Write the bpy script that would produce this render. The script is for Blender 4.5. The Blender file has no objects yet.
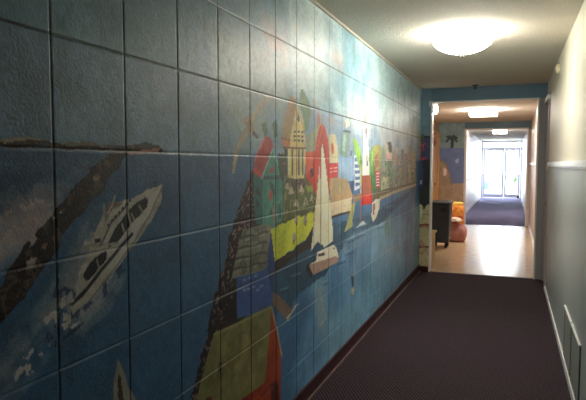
import bpy, bmesh, math, random
import numpy as np
from mathutils import Vector, Matrix
random.seed(4); PI = math.pi
scn = bpy.context.scene; COL = scn.collection

# ------------------------------------------------------------------ sizes (metres); camera stands at x=0, y=0
XL, XR = -1.153, 0.385          # side walls
Y0 = -7.0                      # behind the photographer
Y1 = 7.65                      # wall with the first opening
Y2 = 14.1                      # far wall of the vestibule
Y3 = 25.7                      # glazed entrance
H = 2.45
COURSE = 0.3048
ZJ = [0.278 + COURSE*k for k in range(8)]
YJ = [1.175 - COURSE*28 + COURSE*k for k in range(56)]

# ------------------------------------------------------------------ materials
def s2l(c):
    return tuple(((v/255)/12.92 if v/255 <= .04045 else ((v/255+.055)/1.055)**2.4) for v in c)
def mat(name, rgb, rough=.5, metal=0, bump=None, mottle=None, spec=.5, emit=None, estr=0):
    m = bpy.data.materials.new(name); m.use_nodes = True
    nt = m.node_tree; N = nt.nodes; Lk = nt.links
    b = N['Principled BSDF']; c = s2l(rgb)
    b.inputs['Base Color'].default_value = (*c, 1)
    b.inputs['Roughness'].default_value = rough
    b.inputs['Metallic'].default_value = metal
    b.inputs['Specular IOR Level'].default_value = spec
    tc = N.new('ShaderNodeTexCoord')
    if mottle:
        n = N.new('ShaderNodeTexNoise'); n.inputs['Scale'].default_value = mottle[0]; n.inputs['Detail'].default_value = 4
        r = N.new('ShaderNodeValToRGB'); a = mottle[1]
        r.color_ramp.elements[0].position = .3; r.color_ramp.elements[1].position = .7
        r.color_ramp.elements[0].color = (*[v*(1-a) for v in c], 1)
        r.color_ramp.elements[1].color = (*[min(1, v*(1+a)) for v in c], 1)
        Lk.new(tc.outputs['Object'], n.inputs['Vector']); Lk.new(n.outputs['Fac'], r.inputs['Fac'])
        Lk.new(r.outputs['Color'], b.inputs['Base Color'])
    if bump:
        n = N.new('ShaderNodeTexNoise'); n.inputs['Scale'].default_value = bump[0]; n.inputs['Detail'].default_value = 3
        u = N.new('ShaderNodeBump'); u.inputs['Strength'].default_value = bump[1]; u.inputs['Distance'].default_value = bump[2]
        Lk.new(tc.outputs['Object'], n.inputs['Vector']); Lk.new(n.outputs['Fac'], u.inputs['Height'])
        Lk.new(u.outputs['Normal'], b.inputs['Normal'])
    if emit:
        b.inputs['Emission Color'].default_value = (*s2l(emit), 1)
        b.inputs['Emission Strength'].default_value = estr
    return m

def mat_paint():
    m = mat('painted_block', (255, 255, 255), rough=.42, spec=.6)
    nt = m.node_tree; N = nt.nodes; Lk = nt.links; b = N['Principled BSDF']
    a = N.new('ShaderNodeAttribute'); a.attribute_name = 'paint'
    Lk.new(a.outputs['Color'], b.inputs['Base Color'])
    tc = N.new('ShaderNodeTexCoord')
    n1 = N.new('ShaderNodeTexNoise'); n1.inputs['Scale'].default_value = 130; n1.inputs['Detail'].default_value = 3
    n2 = N.new('ShaderNodeTexNoise'); n2.inputs['Scale'].default_value = 7; n2.inputs['Detail'].default_value = 3
    mx = N.new('ShaderNodeMath'); mx.operation = 'MULTIPLY_ADD'; mx.inputs[1].default_value = .5
    u = N.new('ShaderNodeBump'); u.inputs['Strength'].default_value = .6; u.inputs['Distance'].default_value = .0022
    Lk.new(tc.outputs['Object'], n1.inputs['Vector']); Lk.new(tc.outputs['Object'], n2.inputs['Vector'])
    Lk.new(n2.outputs['Fac'], mx.inputs[0]); Lk.new(n1.outputs['Fac'], mx.inputs[2])
    Lk.new(mx.outputs[0], u.inputs['Height']); Lk.new(u.outputs['Normal'], b.inputs['Normal'])
    return m

def mat_carpet(name, rgb1, rgb2):
    m = mat(name, rgb1, rough=.95, spec=.15)
    nt = m.node_tree; N = nt.nodes; Lk = nt.links; b = N['Principled BSDF']
    tc = N.new('ShaderNodeTexCoord')
    def wave(ang, sc):
        mp = N.new('ShaderNodeMapping'); mp.inputs['Rotation'].default_value = (0, 0, ang)
        w = N.new('ShaderNodeTexWave'); w.inputs['Scale'].default_value = sc; w.inputs['Distortion'].default_value = 1.2
        w.inputs['Detail'].default_value = 2; w.inputs['Detail Scale'].default_value = 3
        Lk.new(tc.outputs['Object'], mp.inputs['Vector']); Lk.new(mp.outputs['Vector'], w.inputs['Vector'])
        return w
    w1, w2 = wave(.7, 15), wave(-.55, 15)
    mul = N.new('ShaderNodeMath'); mul.operation = 'MULTIPLY'
    Lk.new(w1.outputs['Fac'], mul.inputs[0]); Lk.new(w2.outputs['Fac'], mul.inputs[1])
    nz = N.new('ShaderNodeTexNoise'); nz.inputs['Scale'].default_value = 240
    Lk.new(tc.outputs['Object'], nz.inputs['Vector'])
    ad = N.new('ShaderNodeMath'); ad.operation = 'MULTIPLY_ADD'; ad.inputs[1].default_value = .7
    Lk.new(nz.outputs['Fac'], ad.inputs[0]); Lk.new(mul.outputs[0], ad.inputs[2])
    r = N.new('ShaderNodeValToRGB')
    r.color_ramp.elements[0].position = .32; r.color_ramp.elements[1].position = .92
    r.color_ramp.elements[0].color = (*s2l(rgb1), 1); r.color_ramp.elements[1].color = (*s2l(rgb2), 1)
    Lk.new(ad.outputs[0], r.inputs['Fac']); Lk.new(r.outputs['Color'], b.inputs['Base Color'])
    u = N.new('ShaderNodeBump'); u.inputs['Strength'].default_value = .8; u.inputs['Distance'].default_value = .004
    Lk.new(ad.outputs[0], u.inputs['Height']); Lk.new(u.outputs['Normal'], b.inputs['Normal'])
    return m

def mat_lino():
    m = mat('linoleum', (196, 172, 140), rough=.2, spec=.5)
    nt = m.node_tree; N = nt.nodes; Lk = nt.links; b = N['Principled BSDF']
    tc = N.new('ShaderNodeTexCoord')
    mp = N.new('ShaderNodeMapping'); mp.inputs['Scale'].default_value = (3, 22, 1)
    n = N.new('ShaderNodeTexNoise'); n.inputs['Scale'].default_value = 2.2; n.inputs['Detail'].default_value = 5
    r = N.new('ShaderNodeValToRGB')
    r.color_ramp.elements[0].position = .35; r.color_ramp.elements[1].position = .65
    r.color_ramp.elements[0].color = (*s2l((178, 148, 112)), 1); r.color_ramp.elements[1].color = (*s2l((214, 192, 160)), 1)
    Lk.new(tc.outputs['Object'], mp.inputs['Vector']); Lk.new(mp.outputs['Vector'], n.inputs['Vector'])
    Lk.new(n.outputs['Fac'], r.inputs['Fac']); Lk.new(r.outputs['Color'], b.inputs['Base Color'])
    return m

def mat_wood(name, a, c):
    m = mat(name, a, rough=.4)
    nt = m.node_tree; N = nt.nodes; Lk = nt.links; b = N['Principled BSDF']
    tc = N.new('ShaderNodeTexCoord')
    mp = N.new('ShaderNodeMapping'); mp.inputs['Scale'].default_value = (14, 14, .9)
    n = N.new('ShaderNodeTexNoise'); n.inputs['Scale'].default_value = 2.5; n.inputs['Detail'].default_value = 6
    r = N.new('ShaderNodeValToRGB')
    r.color_ramp.elements[0].position = .35; r.color_ramp.elements[1].position = .65
    r.color_ramp.elements[0].color = (*s2l(a), 1); r.color_ramp.elements[1].color = (*s2l(c), 1)
    Lk.new(tc.outputs['Object'], mp.inputs['Vector']); Lk.new(mp.outputs['Vector'], n.inputs['Vector'])
    Lk.new(n.outputs['Fac'], r.inputs['Fac']); Lk.new(r.outputs['Color'], b.inputs['Base Color'])
    return m

def mat_glass():
    m = bpy.data.materials.new('door_glass'); m.use_nodes = True
    nt = m.node_tree; N = nt.nodes; Lk = nt.links
    N.remove(N['Principled BSDF']); out = N['Material Output']
    t = N.new('ShaderNodeBsdfTransparent'); t.inputs['Color'].default_value = (.94, .96, .96, 1)
    g = N.new('ShaderNodeBsdfGlossy'); g.inputs['Roughness'].default_value = .03
    x = N.new('ShaderNodeMixShader'); x.inputs['Fac'].default_value = .07
    Lk.new(t.outputs[0], x.inputs[1]); Lk.new(g.outputs[0], x.inputs[2]); Lk.new(x.outputs[0], out.inputs['Surface'])
    return m

M = dict(
    paint=mat_paint(),
    carpet=mat_carpet('brown_carpet', (18, 13, 19), (88, 70, 78)),
    carpet2=mat_carpet('blue_carpet', (80, 78, 108), (138, 134, 170)),
    lino=mat_lino(),
    ceil=mat('stippled_ceiling', (216, 210, 196), rough=.9, bump=(70, .8, .011), mottle=(60, .10), spec=.2),
    rwall_up=mat('cream_wall', (214, 208, 188), rough=.5, bump=(30, .25, .004), mottle=(2, .04)),
    rwall_lo=mat('grey_wall', (166, 172, 168), rough=.42, bump=(30, .25, .004), mottle=(2, .05)),
    vest=mat('vestibule_wall', (206, 192, 186), rough=.5, bump=(30, .2, .003)),
    white=mat('white_trim', (232, 230, 226), rough=.35),
    offwhite=mat('far_corridor_wall', (226, 225, 230), rough=.4, bump=(40, .2, .003)),
    jamb=mat('grey_jamb', (158, 148, 146), rough=.45),
    door=mat('closet_door', (140, 134, 130), rough=.4),
    maroon=mat('maroon_vinyl', (58, 24, 32), rough=.38),
    edge=mat('carpet_edge', (104, 74, 74), rough=.5),
    blue=mat('blue_header', (92, 126, 146), rough=.45, bump=(60, .4, .004), mottle=(5, .06)),
    wood=mat_wood('orange_wood', (196, 140, 84), (226, 184, 128)),
    wood_dark=mat_wood('red_brown_wood', (112, 56, 36), (168, 96, 64)),
    sidewall=mat('tan_wall', (186, 150, 116), rough=.5, bump=(30, .2, .003)),
    cream=mat('cream_board', (216, 196, 152), rough=.5),
    lamp_glass=mat('lamp_glass', (250, 248, 240), rough=.3, emit=(255, 249, 237), estr=22),
    lamp_glass2=mat('square_lamp_glass', (250, 248, 240), rough=.3, emit=(255, 244, 230), estr=24),
    brass=mat('brushed_metal', (150, 140, 120), rough=.35, metal=1),
    bulb=mat('small_bulb', (250, 250, 245), rough=.3, emit=(255, 250, 240), estr=4),
    dark=mat('dark_plastic', (34, 34, 36), rough=.45),
    rubber=mat('black_rubber', (22, 22, 23), rough=.7),
    bin=mat('bin_plastic', (46, 62, 76), rough=.5, mottle=(6, .06)),
    sack=mat('mauve_cloth', (172, 118, 112), rough=.85, mottle=(9, .18)),
    cloth=mat('white_cloth', (226, 210, 196), rough=.9),
    orange=mat('orange_cloth', (206, 132, 56), rough=.8, mottle=(9, .6)),
    cushion=mat('yellow_cloth', (220, 178, 84), rough=.85, mottle=(10, .2)),
    red=mat('dark_red_cloth', (150, 60, 40), rough=.8),
    sensor=mat('ivory_plastic', (222, 214, 176), rough=.4),
    frame=mat('door_frame_metal', (176, 178, 190), rough=.4, metal=.3),
    glass=mat_glass(),
    register=mat('register_metal', (132, 136, 128), rough=.4, metal=.2),
    concrete=mat('concrete', (176, 172, 166), rough=.9, mottle=(3, .08)),
    asphalt=mat('asphalt', (120, 120, 122), rough=.95, mottle=(6, .1)),
    teal=mat('teal_glaze', (60, 140, 150), rough=.3),
    soil=mat('soil', (60, 44, 34), rough=.95),
    leaf=mat('leaf', (64, 92, 60), rough=.6, mottle=(8, .25)),
    black=mat('shadow_black', (14, 14, 15), rough=.8),
)

# ------------------------------------------------------------------ object helpers
def link(name, me, m, parent=None):
    for x in (m if isinstance(m, (list, tuple)) else [m]): me.materials.append(x)
    o = bpy.data.objects.new(name, me); COL.objects.link(o)
    if parent: o.parent = parent
    return o
def obj(name, bm, m, parent=None, smooth=False):
    bmesh.ops.recalc_face_normals(bm, faces=bm.faces[:])
    me = bpy.data.meshes.new(name); bm.to_mesh(me); bm.free()
    if smooth:
        for p in me.polygons: p.use_smooth = True
        me.set_sharp_from_angle(angle=math.radians(smooth if smooth is not True else 40))
    return link(name, me, m, parent)
def struct(o): o['kind'] = 'structure'; return o
def thing(name, label, cat, loc, rz=0, group=None):
    o = bpy.data.objects.new(name, None); COL.objects.link(o)
    o.location = loc; o.rotation_euler = (0, 0, rz); o.empty_display_size = .1
    return tag(o, label, cat, group)
def tag(o, label, cat, group=None):
    o['label'] = label; o['category'] = cat
    if group: o['group'] = group
    return o
def box(bm, x0, x1, y0, y1, z0, z1, bev=0):
    v = [bm.verts.new((x, y, z)) for x in (x0, x1) for y in (y0, y1) for z in (z0, z1)]
    fs = [bm.faces.new([v[i] for i in q]) for q in ((0,1,3,2),(4,6,7,5),(0,4,5,1),(2,3,7,6),(0,2,6,4),(1,5,7,3))]
    if bev:
        es = set(e for f in fs for e in f.edges)
        bmesh.ops.bevel(bm, geom=list(es), offset=bev, segments=2, affect='EDGES', profile=.7)
    return bm
def bx(*a, **k): return box(bmesh.new(), *a, **k)
def lathe(bm, prof, n=40, c=(0, 0, 0)):
    rings = []
    for r, z in prof:
        if r < 1e-5: rings.append([bm.verts.new((c[0], c[1], c[2]+z))])
        else: rings.append([bm.verts.new((c[0]+r*math.cos(2*PI*i/n), c[1]+r*math.sin(2*PI*i/n), c[2]+z)) for i in range(n)])
    for a, b in zip(rings, rings[1:]):
        for i in range(n):
            j = (i+1) % n
            if len(a) == 1 and len(b) == 1: continue
            if len(a) == 1: bm.faces.new((a[0], b[i], b[j]))
            elif len(b) == 1: bm.faces.new((a[i], a[j], b[0]))
            else: bm.faces.new((a[i], a[j], b[j], b[i]))
    return bm
def cyl(bm, p, q, r, n=14):
    p, q = Vector(p), Vector(q); d = q-p; rot = d.to_track_quat('Z', 'Y')
    a = [bm.verts.new(p+rot@Vector((r*math.cos(2*PI*i/n), r*math.sin(2*PI*i/n), 0))) for i in range(n)]
    b = [bm.verts.new(q+rot@Vector((r*math.cos(2*PI*i/n), r*math.sin(2*PI*i/n), 0))) for i in range(n)]
    for i in range(n): bm.faces.new((a[i], a[(i+1)%n], b[(i+1)%n], b[i]))
    bm.faces.new(a[::-1]); bm.faces.new(b)
    return bm

# ------------------------------------------------------------------ painted walls: a fine mesh with a paint attribute
def vnoise(x, y, seed=0):
    xi = np.floor(x).astype(np.int64); yi = np.floor(y).astype(np.int64)
    fx = x-xi; fy = y-yi; fx = fx*fx*(3-2*fx); fy = fy*fy*(3-2*fy)
    def h(a, b):
        n = (a*374761393 + b*668265263 + seed*1442695041) & 0x7fffffff
        n = ((n ^ (n >> 13))*1274126177) & 0x7fffffff
        return ((n ^ (n >> 16)) & 0xffff)/65535.
    return (h(xi, yi)*(1-fx)+h(xi+1, yi)*fx)*(1-fy)+(h(xi, yi+1)*(1-fx)+h(xi+1, yi+1)*fx)*fy
def fbm(x, y, s=0, o=3):
    t = 0; a = .5; w = 0
    for k in range(o): t = t+a*vnoise(x*2**k, y*2**k, s+k*7); w += a; a *= .5
    return t/w
def inside(px, py, poly):
    r = np.zeros(px.shape, bool); n = len(poly)
    for i in range(n):
        x1, y1 = poly[i]; x2, y2 = poly[(i+1) % n]
        if y1 == y2: continue
        c = ((y1 > py) != (y2 > py)) & (px < (x2-x1)*(py-y1)/(y2-y1)+x1)
        r ^= c
    return r
def paint(U, V, base, ops):
    """U, V: metres along and up the wall; returns sRGB colours"""
    Cc = np.empty(U.shape+(3,)); Cc[...] = base
    wu = fbm(U*22, V*22, 3)-.5; wv = fbm(U*22, V*22, 11)-.5
    for kind, col, al, flat, par in ops:
        pts = np.array(flat, float).reshape(-1, 2)/1000.
        jit = par*(.0022 if par < 4 else .004) if kind == 'P' else (.02 if kind in 'SF' else .004)
        pad = .16 if kind != 'L' else par+.02
        lo = pts.min(0)-pad; hi = pts.max(0)+pad
        ui = np.where((U[:, 0] >= lo[0]) & (U[:, 0] <= hi[0]))[0]; vi = np.where((V[0] >= lo[1]) & (V[0] <= hi[1]))[0]
        if not len(ui) or not len(vi): continue
        sl = (slice(ui[0], ui[-1]+1), slice(vi[0], vi[-1]+1))
        u = U[sl]+wu[sl]*jit; v = V[sl]+wv[sl]*jit
        if kind == 'L':
            d = np.full(u.shape, 9.)
            for (a, b), (c, e) in zip(pts, pts[1:]):
                dx, dy = c-a, e-b; t = np.clip(((u-a)*dx+(v-b)*dy)/(dx*dx+dy*dy+1e-12), 0, 1)
                d = np.minimum(d, np.hypot(u-a-t*dx, v-b-t*dy))
            m = np.clip((par*.5-d)/.004+.5, 0, 1)*al
        else:
            if kind == 'P': m = inside(u, v, pts)*al*1.
            elif kind == 'S': m = inside(u, v, pts)*(fbm(u*par, v*par, 5, 2) > .66)*al
            else:
                q = 0
                for k in range(8):
                    a = k*PI/4; q = q+inside(u+.05*math.cos(a), v+.05*math.sin(a), pts)
                q = q/8.
                m = q*al*np.clip((fbm(u*par, v*par, 9, 4)-.33)*5.5, 0, 1)
        m = m[..., None]
        Cc[sl] = Cc[sl]*(1-m)+np.array(col, float)*m
    n = fbm(U*9, V*9, 21, 4)-.5; n2 = fbm(U*70, V*70, 31, 2)-.5
    return np.clip((Cc*.96+Cc.mean(-1, keepdims=True)*.13)*1.05*(1+.26*n+.2*n2)[..., None], 0, 250)
def grid_mesh(name, P, Cc, m):
    nu, nv = P.shape[:2]
    me = bpy.data.meshes.new(name)
    me.vertices.add(nu*nv); me.vertices.foreach_set('co', P.reshape(-1).astype(np.float32))
    i = np.arange(nu-1)[:, None]*nv+np.arange(nv-1)[None, :]
    q = np.stack([i, i+nv, i+nv+1, i+1], -1).reshape(-1, 4)
    me.loops.add(q.size); me.polygons.add(len(q))
    me.loops.foreach_set('vertex_index', q.reshape(-1).astype(np.int32))
    me.polygons.foreach_set('loop_start', (np.arange(len(q))*4).astype(np.int32))
    me.update(calc_edges=True); me.validate()
    at = me.attributes.new('paint', 'FLOAT_COLOR', 'POINT')
    c = np.clip(Cc, 0, 255)/255.
    c = np.where(c <= .04045, c/12.92, ((c+.055)/1.055)**2.4)
    at.data.foreach_set('color', np.concatenate([c, np.ones(c.shape[:2]+(1,))], -1).reshape(-1).astype(np.float32))
    return link(name, me, m)
def lines(a, b, step_fn, joints):
    s = [a]
    while s[-1] < b: s.append(min(b, s[-1]+step_fn(s[-1])))
    e = [j+d for j in joints for d in (-.0056, -.003, 0, .003, .0056) if a < j+d < b]
    s = [v for v in s if v in (a, b) or all(abs(v-j) > .0065 for j in joints)]
    return np.array(sorted(set([round(v, 5) for v in s+e])))
def groove(t, joints, depth=.0021, hw=.005):
    d = np.min(np.abs(t[:, None]-np.array(joints)[None, :]), 1)
    return depth*np.clip(1-d/hw, 0, 1)**.7

HARBOUR = [
('P',(122, 158, 184),1,[484,1795,469,1495,1006,1496,3060,1498,8074,1505,8041,1821,3060,1806,1018,1797],5),
('F',(140, 160, 178),0.7,[3060,1780,3060,1508,8073,1512,8044,1793],3),
('F',(120, 164, 188),0.3,[867,1797,873,1935,2033,2354,3059,1825],2.5),
('F',(190, 206, 186),0.55,[2068,2047,3059,2053,3060,1537,2289,1565,2062,1761],3),
('F',(200, 160, 148),0.7,[2534,2156,2830,2173,2933,2032,2486,1980],6),
('F',(205, 165, 150),0.55,[3457,2260,3986,2269,3990,2126,3419,2127],6),
('F',(205, 165, 150),0.9,[3268,1872,3996,1815,3998,1749,3268,1787],6),
('F',(215, 150, 150),0.9,[3382,1847,3632,1832,3678,1782,3344,1793],6),
('F',(214, 224, 216),0.7,[4185,1982,4840,1970,4850,1710,4191,1732],4),
('F',(205, 208, 190),0.7,[5857,2171,7544,2232,7588,1775,5879,1811],5),
('F',(184, 214, 220),0.95,[2831,2436,3623,2477,7972,2480,8041,1821,3633,1806,2903,1836],2.2),  # whitish cloud wash, with the lamp's glare painted into its colour
('F',(176, 208, 216),0.9,[4746,2508,7972,2480,8037,1862,4772,1835],1.2),  # farther cloud wash, also paled to paint in the lamp glare
('F',(190, 196, 200),0.8,[4962,1804,8030,1932,8073,1512,5398,1543],1.5),
('P',(62, 110, 154),1,[469,1495,1006,1496,8075,1498,8319,-851,3064,-328,437,846],5),
('F',(112, 160, 182),0.8,[3061,951,8133,942,8272,-391,3064,-17,2271,267],1.5),
('F',(78, 110, 140),0.6,[469,1491,1006,1490,1501,1495,1194,1344,463,1378],2),
('F',(38, 62, 105),0.9,[948,1396,1233,1383,1158,1346,945,1337],5),
('F',(112, 164, 198),0.5,[3762,921,7683,765,7567,140,3064,44,2901,226],4),
('F',(120, 150, 165),0.9,[3352,703,3560,641,3565,261,3316,400],7),
('F',(120, 158, 182),0.5,[4215,785,4530,740,4471,498,4163,558],8),
('F',(90, 125, 110),0.8,[5427,957,5771,948,5730,754,5437,758],8),
('P',(172, 160, 138),1,[599,1522,1007,1514,1042,1520,1091,1523,1147,1517,1006,1499,599,1510],4),
('P',(66, 48, 44),1,[599,1513,1007,1504,1048,1512,1104,1516,1182,1513,1317,1516,1476,1510,1476,1501,1006,1496,598,1501],4),
('P',(120, 112, 96),1,[1207,1516,1309,1523,1404,1511,1237,1509],4),
('F',(205, 195, 198),1,[724,1356,1000,1333,1076,1365,1195,1366,1239,1341,1156,1274,1086,1204,993,1163,715,1149],6),
('F',(214, 186, 184),0.8,[1060,1353,1194,1358,1193,1316,1087,1235,1010,1216],9),
('P',(44, 32, 30),1,[668,928,708,991,993,1163,1030,1213,1088,1261,1143,1302,1201,1352,1281,1410,1349,1459,1442,1512,1554,1526,1679,1509,1673,1491,1490,1491,1430,1437,1373,1386,1269,1310,1198,1258,1153,1193,1067,1117,989,1060,830,941],7),
('S',(92, 76, 68),1,[708,991,993,1163,1088,1261,1201,1352,1349,1459,1442,1506,1480,1491,1269,1310,1153,1193,989,1060,830,941],48),
('P',(196, 130, 124),1,[1481,1498,1667,1502,1655,1491,1501,1488],6),
('P',(190, 178, 170),1,[1079,1205,1112,1205,1105,1187,1085,1188],8),
('P',(170, 150, 120),1,[1326,1421,1361,1423,1352,1408,1322,1406],6),
('P',(160, 120, 92),1,[1134,1239,1154,1241,1147,1226,1130,1226],6),
('F',(165, 165, 165),0.7,[1349,1459,1376,1468,1313,1403,1232,1355,1201,1352],9),
('F',(214, 208, 200),1,[1317,1267,1370,1298,1405,1220,1327,1049,1259,1012,1182,999,1127,973,1076,936,997,887,928,902,1015,969,1096,1036,1166,1086,1232,1157,1274,1222],8),
('F',(220, 212, 200),1,[1545,1203,1480,1139,1362,1041,1275,1008,1218,974,1189,996,1261,1064,1392,1128],10),
('S',(226, 222, 216),1,[1440,1146,1363,1072,1275,1008,1181,976,1091,917,997,887,1078,988,1166,1086,1233,1180,1300,1248,1351,1251,1327,1049],60),
('S',(200, 190, 190),1,[1000,1333,1092,1364,1202,1365,1216,1334,1138,1276,1054,1209,993,1163,753,1139,761,1322],50),
('S',(40, 66, 110),0.7,[1188,1187,1261,1064,1440,1146,1469,1115,1274,987,1109,938],30),
('P',(214, 210, 198),1,[1682,1385,1669,1336,1631,1286,1573,1233,1481,1172,1382,1105,1293,1048,1228,1032,1221,1056,1254,1095,1280,1148,1298,1187,1316,1232,1343,1270,1371,1310,1399,1333,1456,1342,1517,1345,1571,1362,1628,1377],4),
('P',(190, 188, 180),1,[1681,1364,1662,1312,1602,1251,1512,1187,1535,1231,1615,1305],4),
('P',(226, 222, 210),1,[1682,1385,1650,1330,1579,1266,1482,1201,1472,1225,1547,1290,1616,1353],4),
('L',(46, 50, 62),1,[1245,1068,1286,1088,1347,1130,1432,1185,1503,1228],0.012),
('L',(40, 44, 56),1,[1229,1060,1269,1074,1329,1115],0.008),
('P',(36, 38, 46),1,[1576,1340,1592,1330,1586,1310,1536,1277,1483,1249,1438,1216,1390,1201,1386,1217,1415,1244,1464,1287,1522,1325],4),
('P',(36, 38, 46),1,[1287,1115,1279,1131,1305,1162,1349,1185,1380,1189,1380,1165,1348,1142,1304,1114],4),
('L',(196, 192, 178),1,[1485,1301,1499,1261,1493,1235],0.008),
('P',(150, 150, 142),1,[1371,1310,1399,1336,1446,1342,1456,1332,1407,1307,1379,1273],4),
('P',(48, 48, 54),1,[1383,1271,1393,1276,1396,1269,1386,1262],0),
('P',(48, 48, 54),1,[1400,1282,1410,1288,1413,1280,1402,1273],0),
('P',(48, 48, 54),1,[1417,1293,1428,1299,1430,1291,1420,1285],0),
('P',(48, 48, 54),1,[1435,1305,1445,1310,1448,1303,1437,1296],0),
('P',(48, 48, 54),1,[1452,1316,1463,1322,1466,1314,1455,1307],0),
('P',(48, 48, 54),1,[1471,1328,1482,1334,1485,1326,1473,1319],0),
('P',(48, 48, 54),1,[1489,1340,1500,1346,1503,1338,1492,1331],0),
('P',(60, 50, 48),1,[1324,1231,1355,1236,1359,1223,1328,1218],4),
('P',(150, 96, 74),1,[1380,1316,1399,1330,1432,1334,1436,1327,1408,1320,1389,1306],4),
('P',(205, 200, 190),1,[1384,1306,1398,1321,1427,1326,1407,1314,1393,1299],4),
('L',(180, 176, 165),1,[1258,1210,1299,1216,1433,1207],0.008),
('L',(150, 146, 140),1,[1262,1210,1248,1154],0.006),
('L',(150, 146, 136),1,[1682,1378,1603,1285,1513,1200,1401,1121,1302,1055],0.007),
('L',(90, 92, 96),1,[1486,1327,1406,1276,1350,1209],0.006),
('L',(196, 192, 178),1,[1505,1293,1520,1265],0.006),
('L',(196, 192, 178),1,[1543,1317,1564,1292],0.006),
('L',(196, 192, 178),1,[1454,1265,1463,1239],0.006),
('L',(196, 192, 178),1,[1335,1169,1343,1143],0.006),
('L',(200, 196, 184),1,[1408,1326,1423,1356],0.008),
('L',(200, 196, 184),1,[1371,1304,1372,1335],0.006),
('P',(160, 158, 142),1,[1417,846,1458,756,1508,662,1582,532,1386,621,1394,731],4),
('P',(70, 56, 50),1,[1425,794,1443,735,1454,591,1424,604,1418,722],4),
('P',(38, 30, 32),1,[2413,1428,2358,1353,2285,1269,2214,1171,2156,1059,2091,961,2012,829,1945,702,1888,598,1827,501,1782,402,2376,122,2382,662,2279,831,2648,947,2551,1326,2480,1398],12),
('S',(140, 112, 110),1,[2391,1390,2285,1269,2156,1059,2012,829,1888,598,1827,501,1886,476,2052,733,2200,849,2322,1001,2525,1148,2527,1377],75),
('S',(70, 60, 52),0.7,[2391,1390,2285,1269,2156,1059,2012,829,1888,598,1827,501,1886,476,2052,733,2200,849,2322,1001,2525,1148,2527,1377],16),
('P',(42, 80, 108),1,[2648,947,2827,918,3061,951,3292,1056,3643,1039,4877,1012,7230,1150,6213,1001,5207,890,4212,927,3837,803,3537,713,3062,700,2871,628,2647,705],10),
('F',(70, 112, 140),0.8,[3643,1039,4877,1012,5207,890,3886,832,3761,957],7),
('F',(62, 104, 130),0.5,[2674,901,3062,879,3062,742,2755,722],7),
('F',(120, 140, 120),0.8,[4855,1579,7279,1507,7308,1173,4872,1155],6),
('P',(96, 110, 86),1,[4861,1447,7288,1405,7308,1173,4872,1146],14),
('P',(98, 112, 66),1,[2800,1413,3386,1380,3388,1149,3061,1152,2799,1131,2703,1267],8),
('P',(60, 66, 42),1,[2702,1151,2933,1151,3388,1168,3349,1140,2842,1104,2702,1098],8),
('P',(206, 216, 52),1,[2636,1121,2814,1135,3061,1152,3329,1160,3292,1056,3164,1003,2933,969,2675,948],5),
('F',(160, 176, 60),0.6,[2636,1121,2814,1135,2902,1075,2701,960],9),
('P',(52, 44, 38),1,[3311,1067,3255,942,3062,927,2872,911,2674,874,2648,947,2902,962,3164,997],6),
('P',(150, 176, 60),1,[3163,1324,3347,1317,3348,1279,3163,1288],4),
('P',(90, 70, 66),1,[2872,1368,3094,1380,3163,1336,3094,1291,2902,1322],10),
('P',(190, 180, 160),1,[2918,1333,2945,1312,2964,1286,2880,1290,2902,1317],3),
('P',(190, 180, 160),1,[3077,1339,3108,1317,3128,1289,3036,1294,3061,1322],3),
('P',(190, 180, 160),1,[2996,1261,3025,1239,3044,1212,2956,1218,2980,1245],3),
('P',(190, 180, 160),1,[3154,1258,3186,1235,3208,1206,3111,1213,3137,1241],3),
('P',(190, 180, 160),1,[3272,1277,3306,1253,3329,1223,3226,1230,3253,1259],3),
('P',(190, 180, 160),1,[2858,1363,2884,1342,2902,1317,2821,1320,2843,1347],3),
('P',(170, 160, 150),1,[2988,1164,3023,1161,3036,1119,2972,1119],3),
('P',(120, 90, 90),1,[2991,1123,3020,1120,3013,1098,2994,1100],3),
('P',(170, 160, 150),1,[3137,1151,3176,1148,3191,1104,3120,1105],3),
('P',(120, 90, 90),1,[3141,1109,3173,1106,3166,1082,3145,1084],3),
('P',(170, 160, 150),1,[2948,1064,2983,1060,2996,1018,2933,1021],3),
('P',(120, 90, 90),1,[2951,1024,2980,1020,2974,998,2955,1001],3),
('P',(74, 146, 132),1,[2657,1528,2717,1466,2800,1386,2799,1229,2785,1143,2624,1143,2490,1157,2433,1235,2435,1413,2515,1382,2576,1446],2),
('P',(46, 104, 100),1,[2435,1413,2515,1382,2539,1387,2537,1152,2455,1165,2433,1235],2),
('P',(186, 64, 60),1,[2533,1574,2565,1593,2614,1595,2657,1569,2665,1533,2601,1456,2515,1382,2424,1420,2458,1499],2),
('L',(60, 96, 96),1,[2527,1387,2772,1387],0.02),
('L',(38, 80, 80),1,[2800,1381,2799,1142],0.014),
('P',(180, 84, 80),1,[2638,1441,2677,1446,2671,1415,2626,1415],4),
('P',(200, 80, 76),1,[2619,1323,2651,1327,2663,1290,2637,1266,2612,1288],4),
('P',(44, 84, 84),1,[2613,1359,2638,1369,2677,1342,2689,1194,2611,1201,2663,1259,2663,1301],1),
('P',(38, 66, 66),1,[2457,1340,2503,1328,2503,1299,2456,1311],4),
('P',(38, 66, 66),1,[2456,1282,2502,1269,2502,1235,2456,1253],4),
('P',(130, 120, 96),1,[2650,1244,2703,1241,2702,1151,2650,1151],4),
('P',(36, 88, 84),1,[2716,1245,2771,1247,2771,1166,2716,1160],4),
('L',(110, 186, 170),1,[2657,1528,2527,1387],0.014),
('L',(110, 186, 170),1,[2657,1528,2800,1386],0.014),
('L',(226, 120, 104),1,[2559,1585,2447,1475],0.012),
('S',(160, 50, 48),0.5,[2533,1574,2652,1569,2601,1456,2515,1382,2424,1423,2458,1499],18),
('L',(50, 110, 108),1,[2563,1376,2561,1165],0.008),
('L',(50, 110, 108),1,[2730,1372,2729,1148],0.008),
('F',(120, 180, 160),0.35,[2527,1377,2800,1370,2785,1143,2525,1158],12),
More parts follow.
